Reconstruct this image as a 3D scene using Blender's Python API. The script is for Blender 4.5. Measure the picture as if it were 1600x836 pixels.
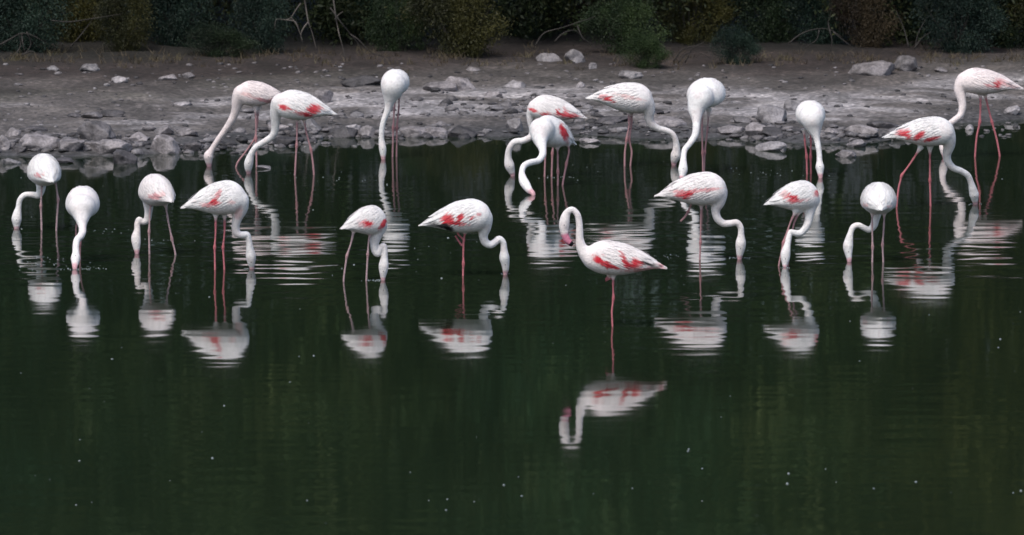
import bpy, math, random
import numpy as np
from mathutils import Vector

for o in list(bpy.data.objects): bpy.data.objects.remove(o)
SC = bpy.context.scene
COL = SC.collection
rnd = random.Random(7)
rng = np.random.default_rng(11)

# ------------------------------------------------------------------ camera
CAM_H = 8.9
F_PX = 13333.0                      # 300 mm lens on a 36 mm wide frame of 1600 px
PITCH = math.atan((418 + 900) / F_PX)
cam_d = bpy.data.cameras.new('camera')
cam = bpy.data.objects.new('camera', cam_d); COL.objects.link(cam)
cam.location = (0, 0, CAM_H)
cam.rotation_euler = (math.pi / 2 - PITCH, 0, 0)
cam_d.lens = 300.0; cam_d.sensor_width = 36.0
cam_d.clip_start = 1.0; cam_d.clip_end = 2000.0
cam_d.dof.use_dof = True
cam_d.dof.focus_distance = 91.0
cam_d.dof.aperture_fstop = 5.6
SC.camera = cam

# ------------------------------------------------------------------ light
SUN_EL, SUN_AZ = math.radians(57), math.radians(205)       # behind the camera, a little to the left
W = bpy.data.worlds.new('World'); SC.world = W; W.use_nodes = True
nt = W.node_tree
sky = nt.nodes.new('ShaderNodeTexSky'); sky.sky_type = 'NISHITA'; sky.sun_disc = False
sky.sun_elevation = SUN_EL; sky.sun_rotation = SUN_AZ
sky.air_density = 1.0; sky.dust_density = 3.0; sky.ozone_density = 0.6
bg = nt.nodes['Background']; bg.inputs['Strength'].default_value = 0.13
nt.links.new(sky.outputs[0], bg.inputs['Color'])
sl = bpy.data.lights.new('sun', 'SUN'); so = bpy.data.objects.new('sun', sl); COL.objects.link(so)
sl.energy = 1.5; sl.angle = math.radians(25); sl.color = (1.0, 0.96, 0.90)
sd = Vector((math.sin(SUN_AZ) * math.cos(SUN_EL), math.cos(SUN_AZ) * math.cos(SUN_EL), math.sin(SUN_EL)))
so.rotation_euler = sd.to_track_quat('Z', 'Y').to_euler(); so.location = (0, 60, 40)
SC.view_settings.view_transform = 'Standard'; SC.view_settings.look = 'None'
SC.view_settings.exposure = 0.6; SC.view_settings.gamma = 1.0
SC.cycles.max_bounces = 6; SC.cycles.filter_width = 1.6

# ------------------------------------------------------------------ projection helpers (photo pixel -> place)
cp, sp = math.cos(PITCH), math.sin(PITCH)
def ray(px, py):
    u = (px - 800) / F_PX; v = -(py - 418) / F_PX
    return np.array([u, cp + v * sp, -sp + v * cp])          # camera looks along +Y, pitched down
def at_plane(px, py, Y):
    d = ray(px, py); t = Y / d[1]
    return np.array([d[0] * t, Y, CAM_H + d[2] * t])
def at_z(px, py, z=0.0):
    d = ray(px, py); t = (z - CAM_H) / d[2]
    return np.array([d[0] * t, d[1] * t, z])
def to_px(P):
    P = np.asarray(P, float)
    x = P[..., 0]; y = P[..., 1]; z = P[..., 2] - CAM_H
    f = y * cp - z * sp; up = y * sp + z * cp
    return 800 + F_PX * x / f, 418 - F_PX * up / f

# ------------------------------------------------------------------ object helpers
def link_mesh(name, verts, faces, mats, parent=None, smooth=True, colors=None, kind=None, mat_idx=None):
    me = bpy.data.meshes.new(name)
    verts = np.asarray(verts, dtype=np.float32)
    if isinstance(faces, np.ndarray):
        n, k = faces.shape
        me.vertices.add(len(verts)); me.vertices.foreach_set('co', verts.ravel())
        me.loops.add(n * k); me.loops.foreach_set('vertex_index', faces.astype(np.int32).ravel())
        me.polygons.add(n); me.polygons.foreach_set('loop_start', np.arange(0, n * k, k, dtype=np.int32))
        me.update(calc_edges=True); me.validate()
    else:
        me.from_pydata([tuple(map(float, v)) for v in verts], [], [tuple(f) for f in faces]); me.update()
    if smooth: me.polygons.foreach_set('use_smooth', [True] * len(me.polygons))
    for m in (mats if isinstance(mats, (list, tuple)) else [mats]): me.materials.append(m)
    if mat_idx is not None: me.polygons.foreach_set('material_index', mat_idx)
    if colors is not None: put_colors(me, colors)
    o = bpy.data.objects.new(name, me); COL.objects.link(o)
    if parent is not None: o.parent = parent
    if kind: o['kind'] = kind
    return o
def put_colors(me, colors):
    a = me.color_attributes.new('tint', 'FLOAT_COLOR', 'POINT')
    c = np.ones((len(me.vertices), 4), np.float32); c[:, :3] = colors
    a.data.foreach_set('color', c.ravel())
def tag(o, label, cat, group=None, kind=None):
    o['label'] = label; o['category'] = cat
    if group: o['group'] = group
    if kind: o['kind'] = kind
    return o
def empty(name, loc):
    o = bpy.data.objects.new(name, None); COL.objects.link(o); o.location = loc
    o.empty_display_size = 0.1
    return o

# ------------------------------------------------------------------ value noise (numpy)
_T = rng.random((64, 64, 64)).astype(np.float32)
def vnoise(P):
    P = np.asarray(P, float); i = np.floor(P).astype(int); f = P - i; f = f * f * (3 - 2 * f); i &= 63; j = (i + 1) & 63
    x0, y0, z0 = i[..., 0], i[..., 1], i[..., 2]; x1, y1, z1 = j[..., 0], j[..., 1], j[..., 2]
    fx, fy, fz = f[..., 0], f[..., 1], f[..., 2]
    a = _T[x0, y0, z0] * (1 - fx) + _T[x1, y0, z0] * fx; b = _T[x0, y1, z0] * (1 - fx) + _T[x1, y1, z0] * fx
    c = _T[x0, y0, z1] * (1 - fx) + _T[x1, y0, z1] * fx; d = _T[x0, y1, z1] * (1 - fx) + _T[x1, y1, z1] * fx
    return (a * (1 - fy) + b * fy) * (1 - fz) + (c * (1 - fy) + d * fy) * fz
def fbm(P, oct=4):
    s = 0; a = 0.5; t = 0; P = np.asarray(P, float)
    for k in range(oct):
        s = s + a * vnoise(P * 2 ** k + 7.3 * k); t += a; a *= 0.55
    return s / t
def n2(x, y, s, seed=0, oct=4):
    return fbm(np.stack([np.asarray(x) * s + seed, np.asarray(y) * s + 2.1 * seed, np.full(np.shape(x), seed * .7)], -1), oct)

# ------------------------------------------------------------------ materials
def mat(name):
    m = bpy.data.materials.new(name); m.use_nodes = True
    return m, m.node_tree, m.node_tree.nodes['Principled BSDF']
def add_noise(t, scale, detail=6, coord='Object', vec=None):
    tc = t.nodes.new('ShaderNodeTexCoord'); n = t.nodes.new('ShaderNodeTexNoise')
    n.inputs['Scale'].default_value = scale; n.inputs['Detail'].default_value = detail
    if vec:
        mp = t.nodes.new('ShaderNodeMapping'); mp.inputs['Scale'].default_value = vec
        t.links.new(tc.outputs[coord], mp.inputs[0]); t.links.new(mp.outputs[0], n.inputs['Vector'])
    else: t.links.new(tc.outputs[coord], n.inputs['Vector'])
    return n
def ramp(t, src, stops):
    r = t.nodes.new('ShaderNodeValToRGB'); e = r.color_ramp.elements
    while len(e) < len(stops): e.new(0.5)
    for k, (p, c) in enumerate(stops): e[k].position = p; e[k].color = (*c, 1)
    t.links.new(src, r.inputs[0]); return r
def mult(t, a, b):
    m = t.nodes.new('ShaderNodeMix'); m.data_type = 'RGBA'; m.blend_type = 'MULTIPLY'; m.inputs[0].default_value = 1
    t.links.new(a, m.inputs[6]); t.links.new(b, m.inputs[7]); return m.outputs[2]
def bump(t, b, src, dist, strength=1.0):
    bn = t.nodes.new('ShaderNodeBump'); bn.inputs['Distance'].default_value = dist; bn.inputs['Strength'].default_value = strength
    t.links.new(src, bn.inputs['Height']); t.links.new(bn.outputs[0], b.inputs['Normal'])

def plumage_mat():
    m, t, b = mat('plumage')
    at = t.nodes.new('ShaderNodeAttribute'); at.attribute_name = 'tint'
    n = add_noise(t, 38, 4, vec=(1, 1, 1)); r = ramp(t, n.outputs[0], [(0.3, (.86, .86, .87)), (0.7, (1, 1, 1))])
    t.links.new(mult(t, at.outputs['Color'], r.outputs[0]), b.inputs['Base Color'])
    b.inputs['Roughness'].default_value = 1.0; b.inputs['Specular IOR Level'].default_value = 0.04
    n2_ = add_noise(t, 60, 5); bump(t, b, n2_.outputs[0], 0.009, 0.8)
    return m
M_PLUME = plumage_mat()
M_EYE, _, b = mat('eye'); b.inputs['Base Color'].default_value = (.02, .015, .01, 1); b.inputs['Roughness'].default_value = .2

def water_mat():
    m, t, b = mat('pond_water')
    b.inputs['Base Color'].default_value = (0.0105, 0.0180, 0.0098, 1)
    b.inputs['Roughness'].default_value = 0.042; b.inputs['IOR'].default_value = 1.333
    return m
M_WATER = water_mat()

def ground_mat():
    m, t, b = mat('bank_mud')
    at = t.nodes.new('ShaderNodeAttribute'); at.attribute_name = 'tint'
    n = add_noise(t, 1.6, 10, vec=(1, .55, 1)); r = ramp(t, n.outputs[0], [(0.3, (.55, .55, .55)), (0.5, (.95, .94, .95)), (0.72, (1.5, 1.47, 1.45))])
    n3 = add_noise(t, 14, 8); r3 = ramp(t, n3.outputs[0], [(0.35, (.5, .5, .5)), (0.55, (1, 1, 1)), (0.72, (1.9, 1.85, 1.85))])
    t.links.new(mult(t, mult(t, at.outputs['Color'], r.outputs[0]), r3.outputs[0]), b.inputs['Base Color'])
    b.inputs['Roughness'].default_value = 0.8
    bump(t, b, n3.outputs[0], 0.03, 0.8)
    return m
M_GROUND = ground_mat()

def rock_mat(name, base, dark):
    m, t, b = mat(name)
    n = add_noise(t, 6, 8); r = ramp(t, n.outputs[0], [(0.32, dark), (0.52, base), (0.72, tuple(min(1, c * 1.45) for c in base))])
    n3 = add_noise(t, 35, 6); r3 = ramp(t, n3.outputs[0], [(0.3, (.6, .6, .6)), (0.65, (1.1, 1.1, 1.1))])
    oi = t.nodes.new('ShaderNodeObjectInfo'); rr = ramp(t, oi.outputs['Random'], [(0, (.62, .62, .63)), (1, (1.5, 1.46, 1.45))])
    t.links.new(mult(t, mult(t, r.outputs[0], r3.outputs[0]), rr.outputs[0]), b.inputs['Base Color'])
    b.inputs['Roughness'].default_value = 0.7; bump(t, b, n3.outputs[0], 0.012, 0.9)
    return m
M_ROCK = {'grey': rock_mat('grey_stone', (.19, .178, .185), (.075, .07, .072)),
          'pale': rock_mat('pale_stone', (.24, .23, .24), (.11, .105, .11)),
          'dark': rock_mat('dark_stone', (.06, .057, .062), (.025, .024, .026))}

def leaf_mat(name, c1, c2, c3):
    m, t, b = mat(name)
    n = add_noise(t, 1.5, 2, vec=(1, 1, .3)); r = ramp(t, n.outputs[0], [(0.36, c1), (0.52, c2), (0.66, c3)])
    oi = t.nodes.new('ShaderNodeObjectInfo'); rr = ramp(t, oi.outputs['Random'], [(0, (.55, .62, .66)), (1, (1.45, 1.4, 1.15))])
    t.links.new(mult(t, r.outputs[0], rr.outputs[0]), b.inputs['Base Color'])
    b.inputs['Roughness'].default_value = 0.6; b.inputs['Specular IOR Level'].default_value = 0.25
    return m
M_LEAF = {'green': leaf_mat('green_leaves', (.03, .06, .024), (.085, .135, .05), (.15, .19, .075)),
          'olive': leaf_mat('olive_leaves', (.04, .06, .018), (.12, .14, .04), (.17, .18, .05)),
          'bluish': leaf_mat('bluish_leaves', (.02, .055, .03), (.055, .12, .06), (.10, .17, .08)),
          'brown': leaf_mat('brown_leaves', (.04, .03, .018), (.07, .05, .03), (.09, .075, .04)),
          'bright': leaf_mat('bright_leaves', (.04, .075, .02), (.07, .11, .03), (.10, .14, .04))}
M_BUSH = {'green': leaf_mat('shade_green_leaves', (0.008, 0.016, 0.008), (0.013, 0.026, 0.010), (0.023, 0.039, 0.015)),  # darkened copies of the leaf colours, with shade under the trees painted in
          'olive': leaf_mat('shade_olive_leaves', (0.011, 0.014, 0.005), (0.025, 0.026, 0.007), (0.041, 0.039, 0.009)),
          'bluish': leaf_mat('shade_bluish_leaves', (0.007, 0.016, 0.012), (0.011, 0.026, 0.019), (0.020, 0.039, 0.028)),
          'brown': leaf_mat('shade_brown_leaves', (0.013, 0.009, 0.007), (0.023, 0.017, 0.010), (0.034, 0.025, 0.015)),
          'bright': leaf_mat('shade_low_green_leaves', (0.017, 0.034, 0.009), (0.032, 0.054, 0.015), (0.047, 0.075, 0.023))}
def bark_mat(name, c):
    m, t, b = mat(name)
    n = add_noise(t, 9, 6, vec=(1, 1, .3)); r = ramp(t, n.outputs[0], [(0.3, tuple(x * .5 for x in c)), (0.7, c)])
    t.links.new(r.outputs[0], b.inputs['Base Color']); b.inputs['Roughness'].default_value = .85
    bump(t, b, n.outputs[0], .01); return m
M_BARK = bark_mat('bark', (.045, .038, .03)); M_DEAD = bark_mat('dead_wood', (.115, .10, .09)); M_TWIG = bark_mat('grey_twig', (.034, .03, .027))
M_FOAM, _, b = mat('foam'); b.inputs['Base Color'].default_value = (.17, .20, .20, 1); b.inputs['Roughness'].default_value = .35

# ------------------------------------------------------------------ terrain
SHORE_PX = [(-600, 250), (-200, 250), (0, 243), (100, 247), (200, 240), (260, 236), (330, 224), (420, 222), (500, 214), (600, 216), (700, 214), (790, 212),
            (900, 210), (1000, 214), (1150, 213), (1250, 222), (1350, 224), (1440, 212), (1500, 193), (1600, 188), (1800, 185), (2300, 190)]
_sp = np.array([at_z(a, b_)[:2] for a, b_ in SHORE_PX])
def shore_y(x): return np.interp(x, _sp[:, 0], _sp[:, 1])
def ground_h(x, y, rough=True):
    x = np.asarray(x, float); y = np.asarray(y, float)
    d = y - shore_y(x) + (n2(x, y, 1.1, 3, 3) - .5) * 1.6
    land = 0.09 * (1 - np.exp(-np.maximum(d, 0) / .35)) + 0.018 * np.maximum(d, 0)
    land = land + 0.10 * np.maximum(y - 118.5, 0) ** 1.15  # unseen rise added behind the trees to keep sky light from leaking through
    land = np.minimum(land, 9)
    sea = np.maximum(d, -6) * 0.09
    h = np.where(d > 0, land, sea)
    if rough:
        k = np.clip(d / 1.0 + .3, 0, 1)
        h = h + k * ((n2(x, y, 2.2, 5, 4) - .5) * .09 + (n2(x, y, 9, 8, 3) - .5) * .035)
    return h
def at_ground(px, py):
    z = 0.0
    for _ in range(12):
        P = at_z(px, py, z); z = 0.5 * z + 0.5 * max(float(ground_h(P[0], P[1], False)), 0.0)
    P = at_z(px, py, z); P[2] = max(float(ground_h(P[0], P[1])), 0); return P

def grid(xs, ys):
    X, Y = np.meshgrid(xs, ys); nx, ny = len(xs), len(ys)
    i = np.arange(nx * ny).reshape(ny, nx)
    F = np.stack([i[:-1, :-1], i[:-1, 1:], i[1:, 1:], i[1:, :-1]], -1).reshape(-1, 4)
    return X, Y, F
def spaced(a, b_, step, far_lo, far_hi, n=14):
    core = np.arange(a, b_ + 1e-6, step)
    lo = a - np.geomspace(step * 3, a - far_lo, n)[::-1]; hi = b_ + np.geomspace(step * 3, far_hi - b_, n)
    return np.concatenate([lo, core, hi])

gx, gy, GF = grid(spaced(-9.5, 9.5, .075, -600, 600), spaced(99, 119, .06, -400, 900))
gh = ground_h(gx, gy)
gpx, gpy = to_px(np.stack([gx, gy, gh], -1))
dsh = gy - shore_y(gx)
mud = np.array([.094, .086, .083]); pale = np.array([.29, .28, .29]); shaded_soil = np.array([.030, .023, .022]); olive = np.array([.085, .085, .07])
wetc = np.array([.05, .05, .053])
def sstep(a, b_, v): t = np.clip((v - a) / (b_ - a), 0, 1); return t * t * (3 - 2 * t)
gc = np.broadcast_to(mud, gx.shape + (3,)).copy()
def blend(col, w):
    global gc
    gc = gc * (1 - w[..., None]) + col * w[..., None]
nz = n2(gx, gy, .55, 21, 4); nzf = n2(gx * .6, gy * 1.2, 1.7, 31, 4)
# a band of dried pale silt runs along the middle of the bank
band = sstep(1.3, 2.4, dsh) * (1 - sstep(4.6, 6.2, dsh))
blend(pale, band * sstep(.44, .62, nz * .5 + nzf * .5 + .12 * np.exp(-((gx - .5) / 3.2) ** 2) - .05 * sstep(-1, -4, gx)) * .95)
blend(olive, sstep(5.0, 7.0, dsh) * (1 - sstep(8.5, 10, dsh)) * sstep(.45, .6, nz) * .5 * sstep(0, -3, gx))
blend(shaded_soil, sstep(6.2, 9.6, dsh + (nz - .5) * 4))  # brown soil, darkened further to carry the shade of the overhanging crowns
blend(np.array([.012, .011, .009]), sstep(10.5, 12.5, dsh))  # ground under the trees painted near black so leaf gaps look shaded
blend(wetc, 1 - sstep(.1, 1.2, dsh))
GV = np.stack([gx, gy, gh], -1).reshape(-1, 3)
g = link_mesh('ground', GV, GF, M_GROUND, colors=gc.reshape(-1, 3), kind='structure')

# ------------------------------------------------------------------ flamingos
STN = dict(t=[0, .06, .14, .25, .38, .5, .62, .74, .84, .92, .97, 1.0],
           u=[.014, .055, .105, .185, .255, .30, .315, .315, .28, .21, .13, 0],
           l=[.012, .030, .05, .09, .145, .185, .205, .21, .19, .145, .09, 0],
           w=[.016, .05, .09, .15, .185, .215, .225, .22, .195, .15, .095, 0])
def cosint(t, key):
    ts = np.array(STN['t']); v = np.array(STN[key]); t = np.asarray(t, float)
    # Catmull-Rom through the stations
    i = np.clip(np.searchsorted(ts, t, 'right') - 1, 0, len(ts) - 2)
    m = np.gradient(v, ts); h = ts[i + 1] - ts[i]; s = np.clip((t - ts[i]) / h, 0, 1)
    m = m.copy(); m[-1] = (v[-1] - v[-2]) / (ts[-1] - ts[-2])
    return np.maximum((2 * s**3 - 3 * s**2 + 1) * v[i] + (s**3 - 2 * s**2 + s) * h * m[i] + (-2 * s**3 + 3 * s**2) * v[i + 1] + (s**3 - s**2) * h * m[i + 1], 0)
class Torso:
    def __init__(s, T, B, hu=1., hl=1., w=1.):
        s.T, s.B = np.array(T), np.array(B); s.a = s.B - s.T; s.L = np.linalg.norm(s.a); s.a = s.a / s.L
        s.up = np.array([0, 0, 1.]) - s.a[2] * s.a; s.up /= np.linalg.norm(s.up); s.lat = np.cross(s.a, s.up)
        s.hu, s.hl, s.w = hu, hl, w
    def pt(s, t, phi, off=0.0):
        t = np.asarray(t, float); u = cosint(t, 'u') * s.hu * s.L; l = cosint(t, 'l') * s.hl * s.L; w = cosint(t, 'w') * s.w * s.L
        c = np.cos(phi); sn = np.sin(phi)
        v = np.where(c > 0, u, l) * c
        # slightly squared-off flanks
        P = s.T + s.a * (s.L * t)[..., None] + s.up * (v + off * c)[..., None] + s.lat * (w * sn + off * sn)[..., None]
        return P
    def mesh(s, nt=34, nr=30):
        ts = 1 - (1 - np.linspace(0, 1, nt)) ** 1.0
        ts = np.sort(np.concatenate([ts, [.985, .993]])); nt = len(ts)
        ph = np.linspace(0, 2 * np.pi, nr, endpoint=False)
        TT, PP = np.meshgrid(ts, ph, indexing='ij'); V = s.pt(TT, PP).reshape(-1, 3)
        F = []
        for i in range(nt - 1):
            for j in range(nr):
                a = i * nr + j; b_ = i * nr + (j + 1) % nr; F.append((a, b_, b_ + nr, a + nr))
        F.append(tuple(range(nr))[::-1]); F.append(tuple((nt - 1) * nr + j for j in range(nr)))
        return V, F
def catmull(pts, step=.012):
    """pts: rows (x,y,z,r,u); returns densely sampled rows"""
    P = np.array(pts, float); n = len(P); out = []
    for i in range(n - 1):
        p0 = P[max(i - 1, 0)]; p1 = P[i]; p2 = P[i + 1]; p3 = P[min(i + 2, n - 1)]
        if i == 0: p0 = 2 * p1 - p2
        if i + 2 > n - 1: p3 = 2 * p2 - p1
        k = max(2, int(np.linalg.norm(p2[:3] - p1[:3]) / step))
        for q in range(k):
            t = q / k
            out.append(.5 * ((2 * p1) + (-p0 + p2) * t + (2 * p0 - 5 * p1 + 4 * p2 - p3) * t * t + (-p0 + 3 * p1 - 3 * p2 + p3) * t ** 3))
    out.append(P[-1]); out = np.array(out); out[:, 3] = np.maximum(out[:, 3], .002); return out
def tube(S, nr=12, flat=1.0):
    C = S[:, :3]; R = S[:, 3]; n = len(C); T = np.gradient(C, axis=0); T /= np.linalg.norm(T, axis=1)[:, None] + 1e-9
    up = np.array([0, 1., 0.]) if abs(T[0][1]) < .8 else np.array([1., 0, 0]); V = []
    ang = np.linspace(0, 2 * np.pi, nr, endpoint=False)
    N = np.cross(T[0], up); N /= np.linalg.norm(N)
    for i in range(n):
        N = N - T[i] * N.dot(T[i]); N /= np.linalg.norm(N); B = np.cross(T[i], N)
        V.append(C[i] + R[i] * (np.cos(ang)[:, None] * N + np.sin(ang)[:, None] * B * flat))
    V = np.concatenate(V); F = []
    for i in range(n - 1):
        for j in range(nr):
            a = i * nr + j; b_ = i * nr + (j + 1) % nr; F.append((a, b_, b_ + nr, a + nr))
    F.append(tuple(range(nr))[::-1]); F.append(tuple((n - 1) * nr + j for j in range(nr)))
    return V, F

WHITE = np.array([.80, .79, .785]); PINKW = np.array([.79, .67, .66])
RED = np.array([.55, .028, .045]); ROSE = np.array([.62, .20, .22]); BLACK = np.array([.012, .012, .014])
LEGRED = np.array([.46, .16, .18]); LEGPALE = np.array([.40, .29, .30]); BILL = np.array([.58, .21, .30])
SHADES = {'r': RED, 'p': ROSE, 'k': BLACK, 'f': np.array([.74, .45, .44])}
RINGS = []            # (x, y, amplitude) of the ripples round bills and legs
ALL_BIRDS = []
vr = random.Random(77)

def patch_color(P, patches, base, seed, hard=.45):
    """red covert patches, given as ellipses on the flank; noise makes feathery borders"""
    x, y = to_px(P); c = np.broadcast_to(base, P.shape).copy()
    jit = fbm(P * 55 + seed, 2) - .5; jit2 = fbm(P * 16 + seed, 2) - .5
    for (cx, cy, rx, ry, ang, k) in patches:
        a = math.radians(ang); dx = x - cx; dy = y - cy
        q = np.sqrt(((dx * math.cos(a) + dy * math.sin(a)) / rx) ** 2 + ((-dx * math.sin(a) + dy * math.cos(a)) / ry) ** 2)
        w = 1 - sstep(1 - hard, 1 + hard, q + jit * .9 + jit2 * .7); w = w * (.95 if k in 'rk' else .7)
        c = c * (1 - w[:, None]) + SHADES[k] * w[:, None]
    return c

def flamingo(label, yw, T, B, neck, legs, patches=(), hu=1., hl=1., w=1., yb=None, legcol='m', bill_i=-2, tuck=False, pinkish=0.0, under_r=4.5):
    """yw: photo row where the legs meet the water; T, B: tail tip and breast (px, py, dy);
    neck: (px, py, r_px) from inside the breast to the bill; legs: lists of (px, py[, dy]) with the joint index first"""
    Y0 = at_z(800, yw)[1]; foot_px = np.mean([l[1][-1][0] for l in legs]); P0 = at_z(foot_px, yw)
    pm = Y0 / math.cos(PITCH) / F_PX * 1.0       # metres per photo pixel at the bird
    root = empty('flamingo', (P0[0], P0[1], 0)); tag(root, label, 'flamingo', 'flamingos wading in the pond')
    O = np.array([P0[0], P0[1], 0])
    tor = Torso(at_plane(T[0], T[1], Y0 + T[2]), at_plane(B[0], B[1], Y0 + B[2]), hu, hl, w)
    # neck, head and bill are one tapering sweep
    n = len(neck); d0 = B[2] * (1.08 if B[2] < -.2 else .8)
    d1 = (at_z(800, yb)[1] - Y0) if yb else d0
    cum = np.concatenate([[0], np.cumsum([math.hypot(neck[i + 1][0] - neck[i][0], neck[i + 1][1] - neck[i][1]) for i in range(n - 1)])]); cum /= cum[-1]
    rows = []
    for i, q in enumerate(neck):
        dy = d0 + (d1 - d0) * cum[i] if len(q) < 4 else q[3]
        p = at_plane(q[0], q[1], Y0 + dy); hd = 1.45 if B[2] < -.2 else 1.08
        rows.append([*p, q[2] * pm * (hd if i == 0 else 1 + (hd - 1) * .75 if i == 1 else 1 + (hd - 1) * .4 if i == 2 else 1) * (.92 if .2 < cum[i] < .75 else 1), i])
    if yb and not tuck:
        q = neck[-1]; p = at_plane(q[0], q[1] + 9, Y0 + d1); rows.append([*p, 2.2 * pm, n])
    # root the neck deep inside the breast, rounded off
    q0 = np.array(rows[0]); C_ = tor.T + tor.a * tor.L * .68
    a1 = q0.copy(); a1[:3] += (C_ - q0[:3]) * .5; a1[3] *= .86; a1[4] = -1
    a2 = q0.copy(); a2[:3] += (C_ - q0[:3]) * 1.0; a2[3] *= .4; a2[4] = -2
    rows = [list(a2), list(a1)] + rows
    NS = catmull(rows, .01)
    parts = [tor.mesh(), tube(NS, 16)]
    LS = []
    for (ji, pts) in legs:
        rr = []
        for k, q in enumerate(pts):
            dy = q[2] if len(q) > 2 else 0.0
            p = at_plane(q[0], q[1], Y0 + dy)
            r = 1.62 if k != ji else 2.6
            if k == 0: r = 6.5
            rr.append([*p, r * pm, k])
        # feathered thigh tapering quickly to the bare leg
        a, b_ = np.array(rr[0]), np.array(rr[1]); m = a + (b_ - a) * .38; m[3] = 3.0 * pm; m[4] = .38; rr.insert(1, list(m))
        J = next(i for i, r_ in enumerate(rr) if r_[4] == ji)      # keep the ankle a short knob
        if 0 < J < len(rr) - 1:
            j_ = np.array(rr[J]); out_ = []
            for s_ in (-1, 1):
                o_ = np.array(rr[J + s_]); dd = np.linalg.norm(o_[:3] - j_[:3]); f_ = min(.45, 7.5 * pm / dd); q_ = j_ + (o_ - j_) * f_; q_[3] = 1.62 * pm; out_.append(list(q_))
            rr = rr[:J] + [out_[0], list(j_), out_[1]] + rr[J + 1:]
        if pts[-1][1] >= yw - 6:      # carry on to the bed of the pond
            q = list(rr[-1]); q[2] -= .16; q[4] += 1; rr.append(q)
        S = catmull(rr, .012); LS.append(S); parts.append(tube(S, 10))
    V, F = [], []
    for v, f in parts:
        o_ = sum(len(x) for x in V); V.append(v); F += [tuple(i + o_ for i in q) for q in f]
    V = np.concatenate(V) - O
    me = bpy.data.meshes.new('tmp'); me.from_pydata([tuple(map(float, q)) for q in V], [], F)
    tmp = bpy.data.objects.new('tmp', me); COL.objects.link(tmp)
    md = tmp.modifiers.new('r', 'REMESH'); md.mode = 'VOXEL'; md.voxel_size = .0056; md.use_smooth_shade = True
    sm = tmp.modifiers.new('s', 'SMOOTH'); sm.factor = .5; sm.iterations = 3
    dg = bpy.context.evaluated_depsgraph_get(); em = bpy.data.meshes.new_from_object(tmp.evaluated_get(dg))
    bpy.data.objects.remove(tmp); em.name = 'body'
    co = np.empty(len(em.vertices) * 3, np.float32); em.vertices.foreach_get('co', co); co = co.reshape(-1, 3) + O
    seed = len(ALL_BIRDS) * 3.7
    # melt the neck root and thighs into the body
    fac = np.full(len(co), 9e9); fn = np.full(len(co), 9e9)
    for S in LS:
        for i in range(0, len(S), 3):
            if S[i, 4] > .75: fac = np.minimum(fac, np.sum((co - S[i, :3]) ** 2, axis=1) ** .5)
    for i in range(0, len(NS), 3):
        if NS[i, 4] > 3.2: fn = np.minimum(fn, np.sum((co - NS[i, :3]) ** 2, axis=1) ** .5)
    wgt = sstep(.02, .06, fac) * sstep(.05, .10, fn); ed = np.empty(len(em.edges) * 2, np.int32); em.edges.foreach_get('vertices', ed); ed = ed.reshape(-1, 2)
    deg = np.bincount(ed.ravel(), minlength=len(co))[:, None]
    for _ in range(80 if B[2] < -.2 else 40):
        acc = np.stack([np.bincount(ed[:, 0], co[ed[:, 1], a_], len(co)) + np.bincount(ed[:, 1], co[ed[:, 0], a_], len(co)) for a_ in range(3)], -1) / np.maximum(deg, 1)
        co = co + (acc - co) * (.6 * wgt[:, None])
    em.vertices.foreach_set('co', (co - O).astype(np.float32).ravel()); em.update()
    pinkish = min(1, pinkish + vr.uniform(0, .35)); base = (WHITE * (1 - pinkish) + PINKW * pinkish) * vr.uniform(.93, 1.0)
    col = patch_color(co, patches, base, seed)
    # faint pink wash on the breast and lower neck
    wash = sstep(.45, .7, fbm(co * 9 + seed, 3)) * .35
    col = col * (1 - wash[:, None]) + PINKW * .98 * wash[:, None]
    col = col * (1 - .16 * sstep(.4, .75, fbm(co * 22 + seed, 3)))[:, None]
    def near(S):
        best = np.full(len(co), 9e9); idx = np.zeros(len(co), int)
        for i in range(len(S)):
            d = np.sum((co - S[i, :3]) ** 2, axis=1) ** .5 / S[i, 3]; k = d < best; best[k] = d[k]; idx[k] = i
        return best, idx
    bd, bi = near(NS); par = NS[bi, 4]
    bp = (n - 1) + (bill_i + 1.1 if tuck else -1.15)
    k = (bd < 1.5) & (par > bp)
    f = sstep(bp, bp + .8, par)
    bc = BILL if tuck else np.array([.60, .36, .39]); col[k] = (col * (1 - f[:, None]) + bc * f[:, None])[k]
    if tuck:
        k2 = (bd < 1.6) & (par > n - 1 - .62); col[k2] = BLACK
    lc = LEGRED if legcol == 'r' else (LEGPALE if legcol == 'g' else LEGRED * .3 + LEGPALE * .58)
    for S, (ji, pts) in zip(LS, legs):
        ld, li = near(S); lp = S[li, 4]; k = (ld < 1.7)
        f = sstep(.2, .55, lp)
        jn = np.exp(-((lp - ji) / .16) ** 2) if ji > 0 else 0 * lp
        cc = lc * (1 + 0.0 * lp[:, None]) * (1 - .25 * jn[:, None]) + np.array([.25, .03, .04]) * .25 * jn[:, None]
        out = PINKW * (1 - f[:, None]) + cc * f[:, None]
        inside = (ld < 1.7) & (lp > .12)
        col[inside] = out[inside]
    put_colors(em, col); em.materials.clear(); em.materials.append(M_PLUME)
    bo = bpy.data.objects.new('body', em); COL.objects.link(bo); bo.parent = root

    # folded wings: rows of overlapping coverts and long scapulars lying along the flank
    fr = random.Random(int(seed * 10) + 5)
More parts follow.
